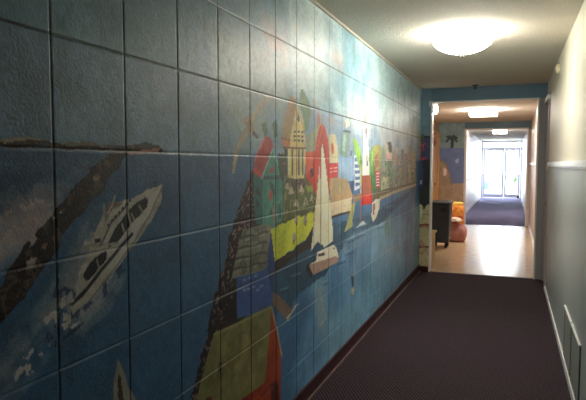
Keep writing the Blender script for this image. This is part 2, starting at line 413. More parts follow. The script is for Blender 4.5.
('P',(92, 128, 108),1,[2523,1652,2590,1671,2602,1607,2553,1585],4),
('P',(88, 124, 108),1,[2653,1661,2718,1686,2731,1603,2678,1590],4),
('P',(64, 80, 60),1,[2731,1503,2873,1533,2872,1357,2800,1348,2744,1414],8),
('P',(192, 182, 158),1,[2641,1819,2578,1795,2495,1747,2427,1693,2388,1657,2415,1645,2472,1692,2554,1753,2615,1784],3),
('P',(176, 156, 128),1,[2320,1666,2372,1677,2415,1659,2437,1627,2482,1582,2437,1580,2382,1615,2361,1632,2320,1650],3),
('P',(168, 160, 134),1,[2361,1641,2393,1611,2319,1552,2268,1496,2227,1412,2208,1412,2229,1500,2279,1564],3),
('P',(90, 88, 84),1,[2437,1618,2493,1582,2459,1576,2415,1598],3),
('P',(176, 142, 98),1,[2895,1825,2948,1836,3019,1798,2964,1704,2910,1592,2773,1594,2829,1710],2),
('P',(208, 132, 86),1,[2773,1594,2910,1592,2903,1550,2873,1533,2800,1547],2),
('P',(214, 194, 126),1,[3019,1798,3110,1720,3153,1617,3162,1480,3128,1373,3028,1369,2902,1378,2829,1423,2800,1553,2888,1539,2918,1612],2),
('P',(96, 110, 96),1,[3019,1753,3060,1728,3060,1699,3011,1701],2),
('P',(64, 76, 78),1,[2964,1644,3000,1646,2998,1634,2964,1632],0),
('P',(64, 76, 78),1,[2964,1619,3000,1621,2998,1609,2964,1608],0),
('P',(64, 76, 78),1,[2964,1595,3000,1596,2998,1584,2964,1583],0),
('P',(64, 76, 78),1,[3021,1646,3058,1648,3057,1635,3021,1634],0),
('P',(64, 76, 78),1,[3021,1621,3058,1622,3057,1610,3021,1609],0),
('P',(64, 76, 78),1,[3021,1596,3058,1597,3057,1585,3021,1584],0),
('P',(64, 76, 78),1,[3080,1648,3118,1650,3117,1637,3080,1636],0),
('P',(64, 76, 78),1,[3080,1623,3119,1624,3117,1612,3080,1610],0),
('P',(64, 76, 78),1,[3080,1597,3119,1598,3117,1586,3080,1585],0),
('P',(78, 92, 84),1,[2851,1538,2874,1538,2874,1390,2850,1396],2),
('P',(78, 92, 84),1,[2925,1540,2950,1540,2950,1388,2925,1394],2),
('P',(78, 92, 84),1,[3036,1542,3062,1543,3062,1386,3036,1392],2),
('P',(78, 92, 84),1,[3093,1544,3121,1545,3121,1385,3094,1391],2),
('P',(60, 60, 66),1,[2808,1553,2843,1543,2858,1390,2829,1413],2),
('L',(236, 220, 160),1,[3019,1798,2910,1592],0.014),
('L',(150, 120, 76),1,[3019,1798,3153,1617],0.008),
('L',(150, 110, 70),1,[2773,1592,2910,1589],0.01),
('F',(150, 112, 74),0.6,[2895,1825,3011,1798,2903,1594,2773,1594],14),
('L',(232, 216, 156),1,[2891,1544,2886,1384],0.012),
('L',(232, 216, 156),1,[2983,1547,2978,1382],0.012),
('L',(232, 216, 156),1,[3067,1549,3062,1380],0.012),
('L',(232, 216, 156),1,[3127,1551,3123,1379],0.012),
('L',(120, 84, 60),1,[2800,1545,3162,1549],0.01),
('S',(86, 96, 60),1,[2800,1391,3347,1330,3349,1152,2814,1140],24),
('S',(170, 160, 120),0.8,[2814,1380,3309,1319,3310,1193,2814,1184],44),
('P',(112, 146, 112),1,[3059,1894,3126,1891,3205,1841,3250,1767,3197,1661,3144,1646,3127,1727,3043,1801],8),
('P',(104, 146, 104),1,[3059,1894,3126,1897,3143,1858,3076,1839],6),
('P',(158, 168, 138),1,[3233,1638,3325,1680,3382,1784,3443,1726,3484,1715,3404,1571,3346,1481,3216,1480],3),
('P',(170, 110, 120),1,[3373,1783,3412,1780,3423,1711,3364,1683],2),
('P',(150, 150, 110),1,[3197,1649,3251,1639,3216,1480,3171,1480],3),
('P',(200, 66, 48),1,[3484,1722,3547,1680,3602,1597,3626,1483,3619,1185,3469,1182,3348,1254,3271,1320,3163,1372,3153,1528,3326,1537,3364,1626,3403,1685],2),
('P',(212, 96, 70),1,[3153,1528,3326,1531,3271,1431,3163,1384],3),
('P',(80, 60, 60),1,[3234,1425,3289,1431,3309,1381,3253,1376],2),
('L',(236, 120, 92),1,[3484,1715,3384,1570],0.012),
('F',(150, 44, 36),0.5,[3484,1703,3614,1550,3619,1212,3387,1290,3385,1545],10),
('P',(196, 188, 148),1,[3613,1651,3761,1665,3823,1555,3837,1463,3626,1463],2),
('P',(190, 84, 66),1,[3658,1592,3715,1601,3728,1532,3671,1524],2),
('P',(206, 50, 46),1,[3622,1459,3825,1463,3834,1364,3628,1358],1),
('P',(236, 222, 214),1,[3649,1429,3679,1429,3679,1422,3649,1422],0),
('P',(236, 222, 214),1,[3688,1431,3718,1430,3718,1424,3688,1424],0),
('P',(236, 222, 214),1,[3727,1432,3758,1432,3758,1425,3727,1426],0),
('P',(236, 222, 214),1,[3767,1434,3799,1434,3799,1427,3768,1427],0),
('P',(236, 222, 214),1,[3650,1405,3679,1405,3679,1398,3650,1398],0),
('P',(236, 222, 214),1,[3688,1407,3718,1406,3718,1399,3688,1400],0),
('P',(236, 222, 214),1,[3728,1408,3758,1408,3758,1401,3728,1401],0),
('P',(236, 222, 214),1,[3768,1410,3799,1410,3799,1402,3768,1403],0),
('P',(116, 160, 206),1,[3836,1520,4030,1508,4256,1503,4261,1315,4033,1337,3839,1356],2),
('F',(170, 196, 214),0.6,[3836,1520,4256,1503,4261,1315,3839,1356],8),
('P',(50, 70, 120),1,[4130,1327,4246,1324,4234,1207,4190,1209],2),
('P',(186, 148, 106),1,[3628,1358,3852,1360,4060,1336,4234,1207,4091,1184,3641,1187],2),
('F',(150, 160, 120),0.5,[3628,1358,4060,1336,4146,1257,3641,1238],8),
('P',(206, 190, 156),1,[3641,1187,4205,1201,4178,1094,3881,1102,3665,1092],2),
('P',(70, 52, 44),1,[3643,1098,4178,1098,4150,1084,3666,1079],2),
('P',(116, 150, 140),1,[3959,1707,4149,1706,4109,1607,4057,1504,3963,1503,3856,1534,3897,1628],1),
('P',(150, 180, 170),1,[3947,1667,4026,1678,4002,1544,3923,1557],2),
('P',(70, 90, 92),1,[3959,1707,4149,1706,4144,1691,3952,1692],1),
('P',(204, 212, 186),1,[4010,1779,4105,1809,4134,1743,4025,1722],2),
('P',(216, 218, 190),1,[4076,1873,4160,1851,4132,1811,4063,1806],2),
('P',(60, 80, 130),1,[4139,1555,4196,1560,4197,1518,4140,1513],0),
('P',(206, 216, 226),1,[4261,1526,4457,1505,4448,1261,4272,1244],1),
('P',(70, 96, 166),1,[4286,1503,4428,1500,4429,1476,4286,1476],0),
('P',(70, 96, 166),1,[4287,1454,4430,1452,4430,1428,4288,1427],0),
('P',(70, 96, 166),1,[4288,1406,4431,1403,4432,1379,4289,1378],0),
('P',(70, 96, 166),1,[4290,1357,4432,1355,4433,1330,4290,1329],0),
('P',(70, 96, 166),1,[4291,1308,4434,1306,4435,1282,4292,1280],0),
('P',(136, 190, 70),1,[4211,1641,4281,1659,4374,1615,4471,1554,4524,1440,4522,1291,4448,1277,4428,1407,4284,1550],3),
('P',(88, 140, 60),1,[4440,1537,4519,1489,4526,1274,4464,1276],2),
('P',(96, 160, 80),1,[4730,1490,4800,1569,4931,1616,5050,1611,4915,1509,4900,1403,4946,1241,4832,1210,4769,1317],3),
('P',(146, 196, 90),1,[4819,1561,4931,1598,4897,1491,4843,1403],2),
('P',(60, 130, 70),1,[4807,1386,4941,1349,4966,1222,4832,1210],2),
('P',(176, 166, 80),1,[4931,1616,5173,1642,5183,1419,5019,1383,4937,1447],3),
('P',(176, 110, 70),1,[4954,1528,5073,1547,5098,1438,4978,1402],2),
('P',(210, 50, 56),1,[4995,1393,5184,1400,5174,1232,5066,1227],1),
('P',(240, 210, 210),1,[5011,1374,5159,1376,5160,1365,5012,1364],0),
('P',(240, 210, 210),1,[5013,1347,5160,1348,5161,1337,5013,1336],0),
('P',(240, 210, 210),1,[5014,1320,5162,1320,5162,1309,5014,1309],0),
('P',(240, 210, 210),1,[5015,1293,5163,1292,5164,1281,5015,1282],0),
('P',(240, 210, 210),1,[5016,1265,5164,1264,5165,1253,5016,1254],0),
('P',(140, 160, 120),1,[5174,1605,5348,1629,5359,1398,5184,1381],3),
('P',(206, 196, 160),1,[5395,1591,5461,1671,5629,1677,5714,1497,5446,1495],2),
('P',(66, 70, 66),1,[5508,1673,5704,1680,5735,1579,5586,1566],2),
('P',(216, 170, 160),1,[5443,1563,5711,1558,5715,1476,5447,1476],2),
('P',(80, 120, 70),1,[5355,1485,5740,1487,5756,1209,5370,1185],4),
('P',(170, 180, 130),1,[5230,1324,5549,1337,5606,1194,5237,1172],3),
('P',(176, 150, 120),1,[5787,1580,5946,1594,5956,1445,5795,1435],3),
('P',(150, 120, 110),1,[6005,1541,6176,1555,6183,1445,6012,1435],3),
('P',(120, 110, 110),1,[6232,1611,6390,1626,6401,1467,6242,1456],3),
('P',(150, 110, 96),1,[6451,1570,6620,1585,6634,1397,6464,1387],3),
('P',(166, 150, 110),1,[6675,1668,6883,1686,6905,1419,6694,1409],3),
('P',(186, 166, 90),1,[6963,1603,7190,1620,7211,1367,6983,1357],3),
('P',(90, 150, 120),1,[5796,1415,6012,1424,6019,1316,5802,1311],3),
('P',(140, 120, 90),1,[6070,1413,6305,1422,6314,1288,6078,1283],3),
('P',(120, 100, 96),1,[6369,1388,6627,1397,6636,1280,6377,1275],3),
('P',(150, 160, 80),1,[6694,1409,6905,1419,6919,1248,6707,1242],3),
('P',(190, 170, 150),1,[5945,1625,6055,1639,6059,1574,5948,1562],3),
('P',(110, 130, 60),1,[6914,1309,7138,1318,7146,1216,6922,1211],3),
('S',(200, 180, 150),0.7,[5014,1492,7274,1558,7306,1198,5369,1205],26),
('S',(70, 90, 70),0.7,[5014,1492,7274,1558,7306,1198,5369,1205],30),
('S',(180, 110, 90),0.7,[5014,1492,7274,1558,7306,1198,5369,1205],34),
('S',(120, 170, 160),0.7,[5014,1492,7274,1558,7306,1198,5369,1205],38),
('F',(150, 150, 140),0.25,[5092,1584,7267,1635,7308,1173,5193,1193],5),
('P',(104, 92, 66),1,[5027,1192,5414,1212,6199,1213,7304,1224,7308,1173,6323,1163,5560,1136,5154,1120,4873,1137],4),
('L',(196, 176, 140),0.8,[5196,1132,5759,1157,6322,1171,7306,1192],0.03),
('P',(150, 120, 84),1,[4234,1207,4515,1217,4516,1167,4235,1152],3),
('P',(236, 236, 228),1,[4550,1786,4687,1795,4782,1356,4517,1361],1),
('P',(150, 160, 156),1,[4597,1979,4635,1983,4680,1794,4556,1786],1),
('P',(80, 80, 90),1,[4619,1757,4667,1760,4670,1676,4628,1674],0),
('P',(90, 100, 110),1,[4661,1532,4696,1533,4707,1439,4671,1439],0),
('P',(170, 88, 62),1,[4517,1361,4804,1360,4871,1191,4502,1201],2),
('P',(214, 54, 44),1,[4502,1201,4890,1194,4874,1106,4498,1114],1),
('L',(226, 200, 180),1,[4468,1448,4480,1078],0.02),
('L',(190, 90, 90),1,[4466,1203,4482,996],0.03),
('P',(210, 210, 214),1,[4331,945,4522,983,4590,977,4660,945,4490,945],2),
('P',(166, 166, 96),1,[4206,1146,4310,1155,4224,1020,4240,971,4001,951,4081,1018],1),
('P',(222, 214, 190),1,[4893,1109,5029,1137,5196,1127,5178,1044,5037,962,4919,937,4859,996],2),
('P',(150, 80, 80),1,[4912,1099,4991,1103,4975,1004,4897,993],2),
('F',(150, 176, 190),0.9,[3886,861,4882,887,4884,850,3938,810],10),
('L',(130, 166, 190),0.7,[4016,889,4272,881],0.008),
('L',(30, 56, 84),0.7,[4071,859,4303,854],0.01),
('L',(130, 166, 190),0.7,[4212,895,4593,885],0.008),
('L',(30, 56, 84),0.7,[4273,864,4628,856],0.01),
('L',(130, 166, 190),0.7,[3764,764,4019,749],0.008),
('L',(30, 56, 84),0.7,[3813,734,4047,722],0.01),
('L',(130, 166, 190),0.7,[3991,802,4215,791],0.008),
('L',(30, 56, 84),0.7,[4046,771,4245,763],0.01),
('L',(130, 166, 190),0.7,[3474,678,3581,669],0.008),
('L',(30, 56, 84),0.7,[3517,650,3604,644],0.01),
('L',(130, 166, 190),0.7,[4458,948,4732,944],0.008),
('L',(30, 56, 84),0.7,[4524,916,4769,914],0.01),
('L',(130, 166, 190),0.7,[5040,888,5339,881],0.008),
('L',(30, 56, 84),0.7,[5124,851,5386,847],0.01),
('L',(130, 166, 190),0.7,[5423,1026,5819,1026],0.008),
('L',(30, 56, 84),0.7,[5519,989,5874,991],0.01),
('L',(130, 166, 190),0.7,[2756,777,2872,768],0.008),
('L',(30, 56, 84),0.7,[2784,755,2887,748],0.01),
('L',(130, 166, 190),0.7,[2933,820,3079,812],0.008),
('L',(30, 56, 84),0.7,[2964,797,3096,790],0.01),
('P',(226, 214, 180),1,[3417,1450,3448,1223,3430,963,3514,912,3380,960,3255,917,3292,1031,3329,1154],1),
('P',(232, 222, 188),1,[3464,1605,3528,1482,3607,1281,3718,983,3714,920,3514,902,3442,962,3451,1287,3449,1482],1),
('L',(120, 90, 66),1,[3448,1572,3446,948],0.01),
('P',(220, 208, 186),1,[3351,838,3380,892,3557,893,3726,894,3799,859,3849,794,3838,752,3602,756,3294,762,3219,835],1),
('P',(170, 136, 120),1,[3219,835,3431,825,3788,803,3850,779,3838,752,3559,754,3294,759],1),
('P',(60, 56, 58),1,[3400,876,3525,869,3525,847,3391,859],0),
('P',(40, 40, 50),1,[3715,871,3762,868,3770,856,3725,860],0),
('P',(42, 36, 40),1,[3183,853,3219,835,3294,759,3256,747,3165,813],2),
('P',(130, 134, 116),1,[2314,1154,2478,1153,2617,1149,2643,1126,2598,1017,2578,928,2441,927,2342,936,2196,943,2242,1041],2),
('L',(70, 76, 72),1,[2293,1117,2377,1118,2454,1106,2549,1116,2598,1112],0.011),
('L',(160, 160, 140),1,[2292,1103,2409,1102,2549,1103],0.008),
('L',(70, 76, 72),1,[2266,1072,2348,1072,2424,1058,2517,1067,2589,1060],0.011),
('L',(160, 160, 140),1,[2266,1058,2380,1056,2517,1054],0.008),
('L',(70, 76, 72),1,[2239,1028,2320,1027,2395,1012,2486,1019,2580,1007],0.011),
('L',(160, 160, 140),1,[2239,1014,2352,1010,2486,1006],0.008),
('L',(70, 76, 72),1,[2213,985,2293,982,2366,966,2455,972,2571,955],0.011),
('L',(160, 160, 140),1,[2213,971,2324,965,2455,959],0.008),
('P',(62, 96, 164),1,[2245,943,2342,936,2441,927,2578,928,2610,1036,2636,1116,2688,941,2647,710,2405,739,2247,751],2),
('P',(44, 66, 124),1,[2636,1116,2688,941,2654,746,2591,915],2),
('L',(150, 176, 206),1,[2311,914,2321,921,2331,910,2342,917],0.006),
('L',(150, 176, 206),1,[2364,913,2374,920,2385,909,2396,916],0.006),
('L',(150, 176, 206),1,[2430,910,2441,917,2452,906,2464,913],0.006),
('L',(150, 176, 206),1,[2310,867,2321,874,2331,862,2342,869],0.006),
('L',(150, 176, 206),1,[2352,862,2363,870,2374,858,2385,865],0.006),
('L',(150, 176, 206),1,[2407,861,2418,868,2429,856,2441,863],0.006),
('L',(150, 176, 206),1,[2452,836,2463,844,2475,832,2487,839],0.006),
('L',(150, 176, 206),1,[2498,847,2510,854,2522,842,2534,849],0.006),
('S',(84, 90, 82),0.6,[2314,1152,2624,1143,2572,929,2211,947],22),
('P',(126, 102, 86),1,[2647,789,2714,764,2902,649,2933,612,2856,586,2660,718],2),
('P',(190, 180, 160),1,[2841,601,2917,616,2964,634,3062,640,2902,597,2871,571],4),
('P',(134, 134, 76),1,[2031,739,2237,726,2474,717,2640,714,2646,631,2594,498,2555,343,2314,355,2270,172,1839,375,1918,566],2),
('F',(156, 146, 90),0.7,[2087,701,2521,674,2519,418,1997,494],6),
('P',(164, 62, 32),1,[2640,714,2700,573,2768,432,2767,107,2697,-30,2270,172,2314,355,2555,343,2594,498],2),
('P',(80, 36, 28),1,[2618,309,2726,291,2753,113,2643,105],3),
('P',(104, 40, 36),1,[1964,494,2014,483,2004,427,1955,447],2),
('P',(150, 44, 34),1,[2272,362,2518,336,2518,305,2314,326],3),
('L',(190, 176, 120),1,[2640,714,2713,569,2783,405],0.012),
('P',(34, 34, 34),1,[2076,604,2094,604,2103,582,2093,567,2097,539,2080,559,2067,576],2),
('F',(96, 98, 56),0.6,[2052,720,2621,701,2543,358,1917,505],12),
('F',(120, 44, 24),0.3,[2673,581,2726,456,2725,236,2518,284,2620,490],14),
('L',(156, 150, 96),1,[2035,740,2237,728,2474,719,2640,714],0.012),
('P',(60, 72, 70),1,[4191,584,4265,578,4282,494,4223,490],3),
('P',(196, 180, 150),1,[4208,493,4299,458,4269,416,4194,449],3),
('P',(150, 130, 140),1,[5587,628,5687,615,5690,552,5590,567],3),
('L',(60, 90, 110),1,[6128,487,6148,171],0.02),
('L',(150, 160, 160),1,[3433,634,3476,524,3563,414,3435,394],0.02),
]
STRIP = [
('P',(40, 56, 100),1,[-1296,1820,-979,1814,-966,949,-1285,941],6),
('P',(26, 34, 46),1,[-1296,1833,-980,1827,-979,1801,-1296,1806],3),
('P',(70, 72, 48),1,[-1216,1832,-1111,1856,-1096,1750,-1161,1697,-1215,1751],10),
('S',(196, 60, 80),1,[-1202,1751,-1083,1736,-1067,1536,-1199,1537],24),
('S',(170, 44, 60),1,[-1188,1711,-1069,1723,-1066,1509,-1185,1510],30),
('P',(20, 24, 36),1,[-1119,1510,-975,1509,-965,895,-1111,945],8),
('P',(160, 150, 190),1,[-1155,1241,-1128,1241,-1127,1187,-1154,1187],3),
('P',(176, 164, 118),1,[-1284,913,-965,922,-947,-242,-1268,-269],3),
('P',(38, 42, 34),1,[-1220,1132,-969,1163,-966,935,-1057,906,-1096,837,-1137,904,-1218,969],12),
('P',(126, 66, 48),1,[-1186,644,-961,660,-961,626,-1186,603],5),
('P',(120, 62, 48),1,[-1182,344,-957,363,-956,336,-1182,316],5),
('P',(136, 116, 80),1,[-1188,780,-963,787,-963,774,-1188,767],4),
('S',(150, 110, 80),0.6,[-1186,617,-961,626,-952,85,-1178,70],8),
('P',(196, 196, 170),1,[-1163,903,-1109,810,-1147,673,-1175,753],3),
]
PALM = [
('P',(88, 112, 168),1,[-3142,1849,-957,1839,-940,976,-3132,922],10),
('P',(160, 140, 118),1,[-3133,947,-941,1000,-885,-1849,-3102,-2048],14),
('P',(150, 130, 104),1,[-1894,1628,-1630,1578,-1485,1432,-1358,946,-1305,581,-1878,568],20),
('L',(120, 110, 110),1,[-1653,1578,-1485,1432,-1359,970],0.05),
('P',(216, 186, 180),1,[-1566,1358,-1495,1334,-1492,1164,-1563,1163],10),
('P',(146, 160, 200),1,[-1299,1553,-1206,1601,-1205,1504,-1274,1456],10),
('L',(24, 56, 60),1,[-1364,2036,-1375,1867],0.07),
('L',(28, 66, 66),1,[-1378,2036,-1449,2086,-1499,2002],0.05),
('L',(28, 66, 66),1,[-1378,2048,-1426,2124,-1496,2116],0.05),
('L',(28, 66, 66),1,[-1378,2048,-1332,2127,-1262,2087],0.05),
('L',(28, 66, 66),1,[-1378,2048,-1308,2074,-1270,1999],0.05),
('L',(28, 66, 66),1,[-1378,2048,-1367,2108,-1333,2142],0.05),
]

# left wall with the harbour mural
us = lines(Y0, Y1, lambda y: .08 if y < .85 else max(.0025, .0014*(y+.45)**2/1.4), YJ)
vs = lines(0, H, lambda z: .0042, ZJ)
U, V = np.meshgrid(us, vs, indexing='ij')
Cc = paint(U, V, (120, 164, 180), HARBOUR)
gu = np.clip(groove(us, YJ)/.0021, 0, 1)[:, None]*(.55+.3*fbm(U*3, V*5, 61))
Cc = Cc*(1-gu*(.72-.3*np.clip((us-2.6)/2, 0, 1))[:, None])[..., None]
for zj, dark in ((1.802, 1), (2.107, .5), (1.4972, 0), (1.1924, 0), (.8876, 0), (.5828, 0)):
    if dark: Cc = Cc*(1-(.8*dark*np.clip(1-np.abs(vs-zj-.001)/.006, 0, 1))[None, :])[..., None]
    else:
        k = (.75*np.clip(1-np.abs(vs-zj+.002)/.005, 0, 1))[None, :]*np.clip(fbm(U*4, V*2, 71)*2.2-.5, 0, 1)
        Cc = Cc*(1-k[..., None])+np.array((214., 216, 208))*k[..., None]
G = np.maximum(groove(us, YJ)[:, None], groove(vs, ZJ)[None, :])
relief = (fbm(U*30, V*30, 40)-.5)*.0008
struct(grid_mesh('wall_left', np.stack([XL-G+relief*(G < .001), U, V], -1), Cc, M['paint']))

# wall with the opening: left strip (painted) + header + right strip, and the reveals
OX0, OX1, OZ = -1.02, .29, 2.275
TW = .14
us = lines(XL, OX0, lambda y: .006, []); vs = lines(0, H, lambda z: .006, ZJ)
U, V = np.meshgrid(us, vs, indexing='ij')
wf = grid_mesh('wall_front', np.stack([U, np.full(U.shape, Y1)+groove(vs, ZJ, .004)[None, :], V], -1), paint(U, V, (92, 128, 148), STRIP), M['paint'])
struct(wf)
bm = bx(OX0, XR, Y1, Y1+TW, OZ, H); struct(obj('wall_front_header', bm, M['blue']))
bm = bx(OX1, XR, Y1, Y1+TW, 0, OZ); struct(obj('wall_front_right', bm, M['jamb']))
bm = bx(-1.9, OX0, Y1+.02, Y1+TW, 0, H); struct(obj('wall_vestibule_front', bm, M['sidewall']))
bm = bmesh.new()                                         # thin white corner trim round the opening
box(bm, OX0-.004, OX0+.014, Y1-.010, Y1+TW+.01, 0, OZ)
box(bm, OX1-.012, OX1+.006, Y1-.010, Y1+TW+.01, 0, OZ)
box(bm, OX0+.014, OX1-.012, Y1-.009, Y1+.03, OZ-.014, OZ+.004)
struct(obj('trim_1', bm, M['white']))

# right wall: cream above the rail, grey below, closet door near the opening
D0, D1, DZ = 7.05, 7.58, 2.19
bm = bx(XR, XR+.12, Y0, D0-.05, 1.455, H); struct(obj('wall_right', bm, M['rwall_up']))
bm = bx(XR, XR+.12, Y0, D0-.05, 0, 1.455); struct(obj('wall_right_lower', bm, M['rwall_lo']))
bm = bx(XR, XR+.12, D0-.05, Y1, DZ+.05, H); struct(obj('wall_right_over_door', bm, M['rwall_up']))
bm = bx(XR+.02, XR+.06, D0, D1, .01, DZ, bev=.002)
d = struct(obj('door_1', bm, M['door']))
bm = bmesh.new()
for z0, z1 in ((.2, .95), (1.1, 2.05)): box(bm, XR+.012, XR+.0205, D0+.1, D1-.1, z0, z1, bev=.004)
obj('door_panel', bm, M['door'], d)
bm = lathe(bmesh.new(), [(0, .05), (.018, .05), (.027, .035), (.024, .018), (.010, .012), (.010, .004), (.028, .003), (.028, 0)], 20)
k = obj('door_knob', bm, M['brass'], d, smooth=True); k.rotation_euler = (0, -PI/2, 0); k.location = (XR+.02, D0+.07, 1.0)
bm = bmesh.new()
box(bm, XR-.016, XR+.12, D0-.05, D0, 0, DZ+.05, bev=.003)
box(bm, XR-.012, XR+.12, D1, Y1, 0, DZ+.05)
struct(obj('trim_2', bm, M['jamb']))
bm = bx(XR-.034, XR+.12, D0-.052, D1-.0, DZ, DZ+.052); struct(obj('trim_3', bm, M['white']))
bm = bx(XR+.125, XR+.14, D0-.05, Y1, 0, H); struct(obj('wall_right_backing', bm, M['black']))
bm = bmesh.new()                                         # chair rail
box(bm, XR-.022, XR, Y0, 6.95, 1.437, 1.478, bev=.005)
box(bm, XR-.012, XR, Y0, 6.95, 1.425, 1.4365)
struct(obj('trim_4', bm, M['white']))
bm = bx(XR-.012, XR, 3.55, D0-.05, 0, .055, bev=.003); struct(obj('baseboard_right', bm, M['white']))
bm = bx(XR-.010, XR, Y0, 3.549, 0, .045, bev=.003); struct(obj('baseboard_right_near', bm, M['register']))
# left baseboard
bm = bx(XL-.008, XL+.012, Y0, Y1-.001, 0, .098, bev=.003); struct(obj('baseboard_left', bm, M['maroon']))
bm = bx(XL+.012, OX0-.01, Y1-.014, Y1-.0005, 0, .075, bev=.002); struct(obj('baseboard_front', bm, M['maroon']))
bm = bx(XL+.012, XL+.024, Y0, Y1-.016, 0, .012, bev=.003); struct(obj('trim_5', bm, M['edge']))
bm = bx(XL-.006, XL+.014, Y0, Y1-.001, H-.018, H-.0005, bev=.003); struct(obj('trim_6', bm, M['ceil']))
# wall behind the photographer
bm = bx(XL-.1, XR+.12, Y0-.1, Y0, 0, H); struct(obj('wall_back', bm, M['rwall_lo']))

# floors and ceilings
bm = bx(XL-.1, XR+.14, Y0-.1, Y1+.03, -.08, 0); struct(obj('floor', bm, M['carpet']))
bm = bx(-1.95, XR+.3, Y1+.03, Y2, -.08, -.002); struct(obj('floor_vestibule', bm, M['lino']))
bm = bx(-1.5, XR+.3, Y2, Y3+.1, -.08, .004); struct(obj('floor_far', bm, M['carpet2']))
bm = bx(OX0+.02, OX1, Y1+.005, Y1+.05, 0, .006, bev=.002); struct(obj('trim_7', bm, M['edge']))
bm = bx(XL-.1, XR+.14, Y0-.1, Y1+TW, H, H+.08); struct(obj('ceiling', bm, M['ceil']))
bm = bx(-1.95, XR+.3, Y1+TW, Y2, H, H+.08); struct(obj('ceiling_vestibule', bm, M['ceil']))
bm = bx(-1.5, XR+.3, Y2, Y3+.1, H, H+.08); struct(obj('ceiling_far', bm, M['ceil']))

# ---- vestibule
SX = -1.70
bm = bx(SX-.1, SX, Y1+TW, Y2, 0, H); struct(obj('wall_vestibule_left', bm, M['sidewall']))
t_ = bmesh.new()
box(t_, SX, SX+.05, 12.75, 13.02, 0, 2.06, bev=.006); box(t_, SX, SX+.05, 13.75, 14.02, 0, 2.06, bev=.006)
box(t_, SX, SX+.055, 12.70, 14.06, 2.06, 2.20, bev=.006)
struct(obj('trim_8', t_, M['wood']))
t_ = bmesh.new()
for z in (2.12, 2.0, 1.86): box(t_, SX+.05, SX+.075, 12.72, 13.05, z, z+.035, bev=.006)
box(t_, SX+.05, SX+.085, 12.70, 13.08, 1.90, 1.98, bev=.01)
struct(obj('trim_9', t_, M['wood_dark']))
dd = struct(obj('door_2', bx(SX, SX+.03, 13.02, 13.75, .01, 2.06, bev=.003), M['wood']))
k = obj('door_knob', lathe(bmesh.new(), [(0, .05), (.018, .05), (.027, .035), (.024, .018), (.010, .012), (.010, .004), (.028, .003), (.028, 0)], 16), M['brass'], dd, smooth=True)
k.rotation_euler = (0, PI/2, 0); k.location = (SX+.03, 13.1, 1.0)
# back wall, painted with a palm over the left part
PX0, PX1, PZ = -1.085, .335, 2.26
us = lines(SX, PX0, lambda y: .01, []); vs = lines(0, H, lambda z: .01, [])
U, V = np.meshgrid(us, vs, indexing='ij')
struct(grid_mesh('wall_vestibule_back', np.stack([U, np.full(U.shape, Y2), V], -1), paint(U, V, (112, 144, 152), PALM), M['paint']))
bm = bx(PX0, XR+.3, Y2, Y2+.12, PZ, H); struct(obj('wall_vestibule_header', bm, M['blue']))
bm = bx(PX1, XR+.3, Y2, Y2+.12, 0, PZ); struct(obj('wall_vestibule_back_right', bm, M['vest']))
bm = bx(SX, PX0, Y2+.01, Y2+.12, 0, H); struct(obj('wall_far_front', bm, M['offwhite']))
bm = bmesh.new()
box(bm, PX0, PX0+.05, Y2-.02, Y2+.14, 0, PZ, bev=.004)
box(bm, PX1-.03, PX1, Y2-.02, Y2+.14, 0, PZ, bev=.004)
box(bm, PX0, PX1, Y2-.022, Y2+.14, PZ, PZ+.035, bev=.004)
struct(obj('trim_10', bm, M['white']))
# right side of the vestibule
V0, V1 = 9.25, 10.2
bm = bmesh.new()
box(bm, XR, XR+.12, Y1+TW, V0, 0, H); box(bm, XR, XR+.12, V1, Y2, 0, H); box(bm, XR, XR+.12, V0, V1, 2.1, H)
struct(obj('wall_vestibule_right', bm, M['vest']))
dd = struct(obj('door_3', bx(XR+.03, XR+.07, V0+.05, V1-.05, .01, 2.06, bev=.003), M['jamb']))
k = obj('door_knob', lathe(bmesh.new(), [(0, .05), (.018, .05), (.027, .035), (.024, .018), (.010, .012), (.010, .004), (.028, .003), (.028, 0)], 16), M['brass'], dd, smooth=True)
k.rotation_euler = (0, -PI/2, 0); k.location = (XR+.03, V0+.14, 1.0)
bm = bmesh.new()
box(bm, XR-.018, XR+.12, V0, V0+.05, 0, 2.1, bev=.004); box(bm, XR-.018, XR+.12, V1-.05, V1, 0, 2.1, bev=.004)
box(bm, XR-.018, XR+.12, V0, V1, 2.06, 2.11, bev=.004)
struct(obj('trim_11', bm, M['white']))
bm = bx(XR-.014, XR, V1, Y2-.02, -.002, .10, bev=.003); struct(obj('baseboard_vestibule_right', bm, M['white']))
bm = bx(XR-.025, XR, V1, Y2-.02, 1.44, 1.48, bev=.005); struct(obj('trim_12', bm, M['white']))
bm = bx(SX, PX0, Y2-.014, Y2-.001, -.002, .1, bev=.003); struct(obj('baseboard_vestibule_back', bm, M['wood_dark']))
bm = bx(XR+.125, XR+.14, Y1+TW, Y2, 0, H); struct(obj('wall_vestibule_backing', bm, M['black']))

# ---- far corridor
FX = -1.26
bm = bx(FX-.1, FX, Y2+.12, Y3, 0, H); struct(obj('wall_far_left', bm, M['offwhite']))
bm = bx(XR, XR+.12, Y2+.12, Y3, 0, H); struct(obj('wall_far_right', bm, M['offwhite']))
bm = bx(FX, FX+.014, Y2+.12, Y3, .004, .12, bev=.003); struct(obj('baseboard_far_left', bm, M['white']))
bm = bx(XR-.014, XR, Y2+.12, Y3, .004, .12, bev=.003); struct(obj('baseboard_far_right', bm, M['white']))
bm = bx(FX, FX+.02, Y2+.12, Y3, .96, 1.0, bev=.004); struct(obj('trim_13', bm, M['vest']))
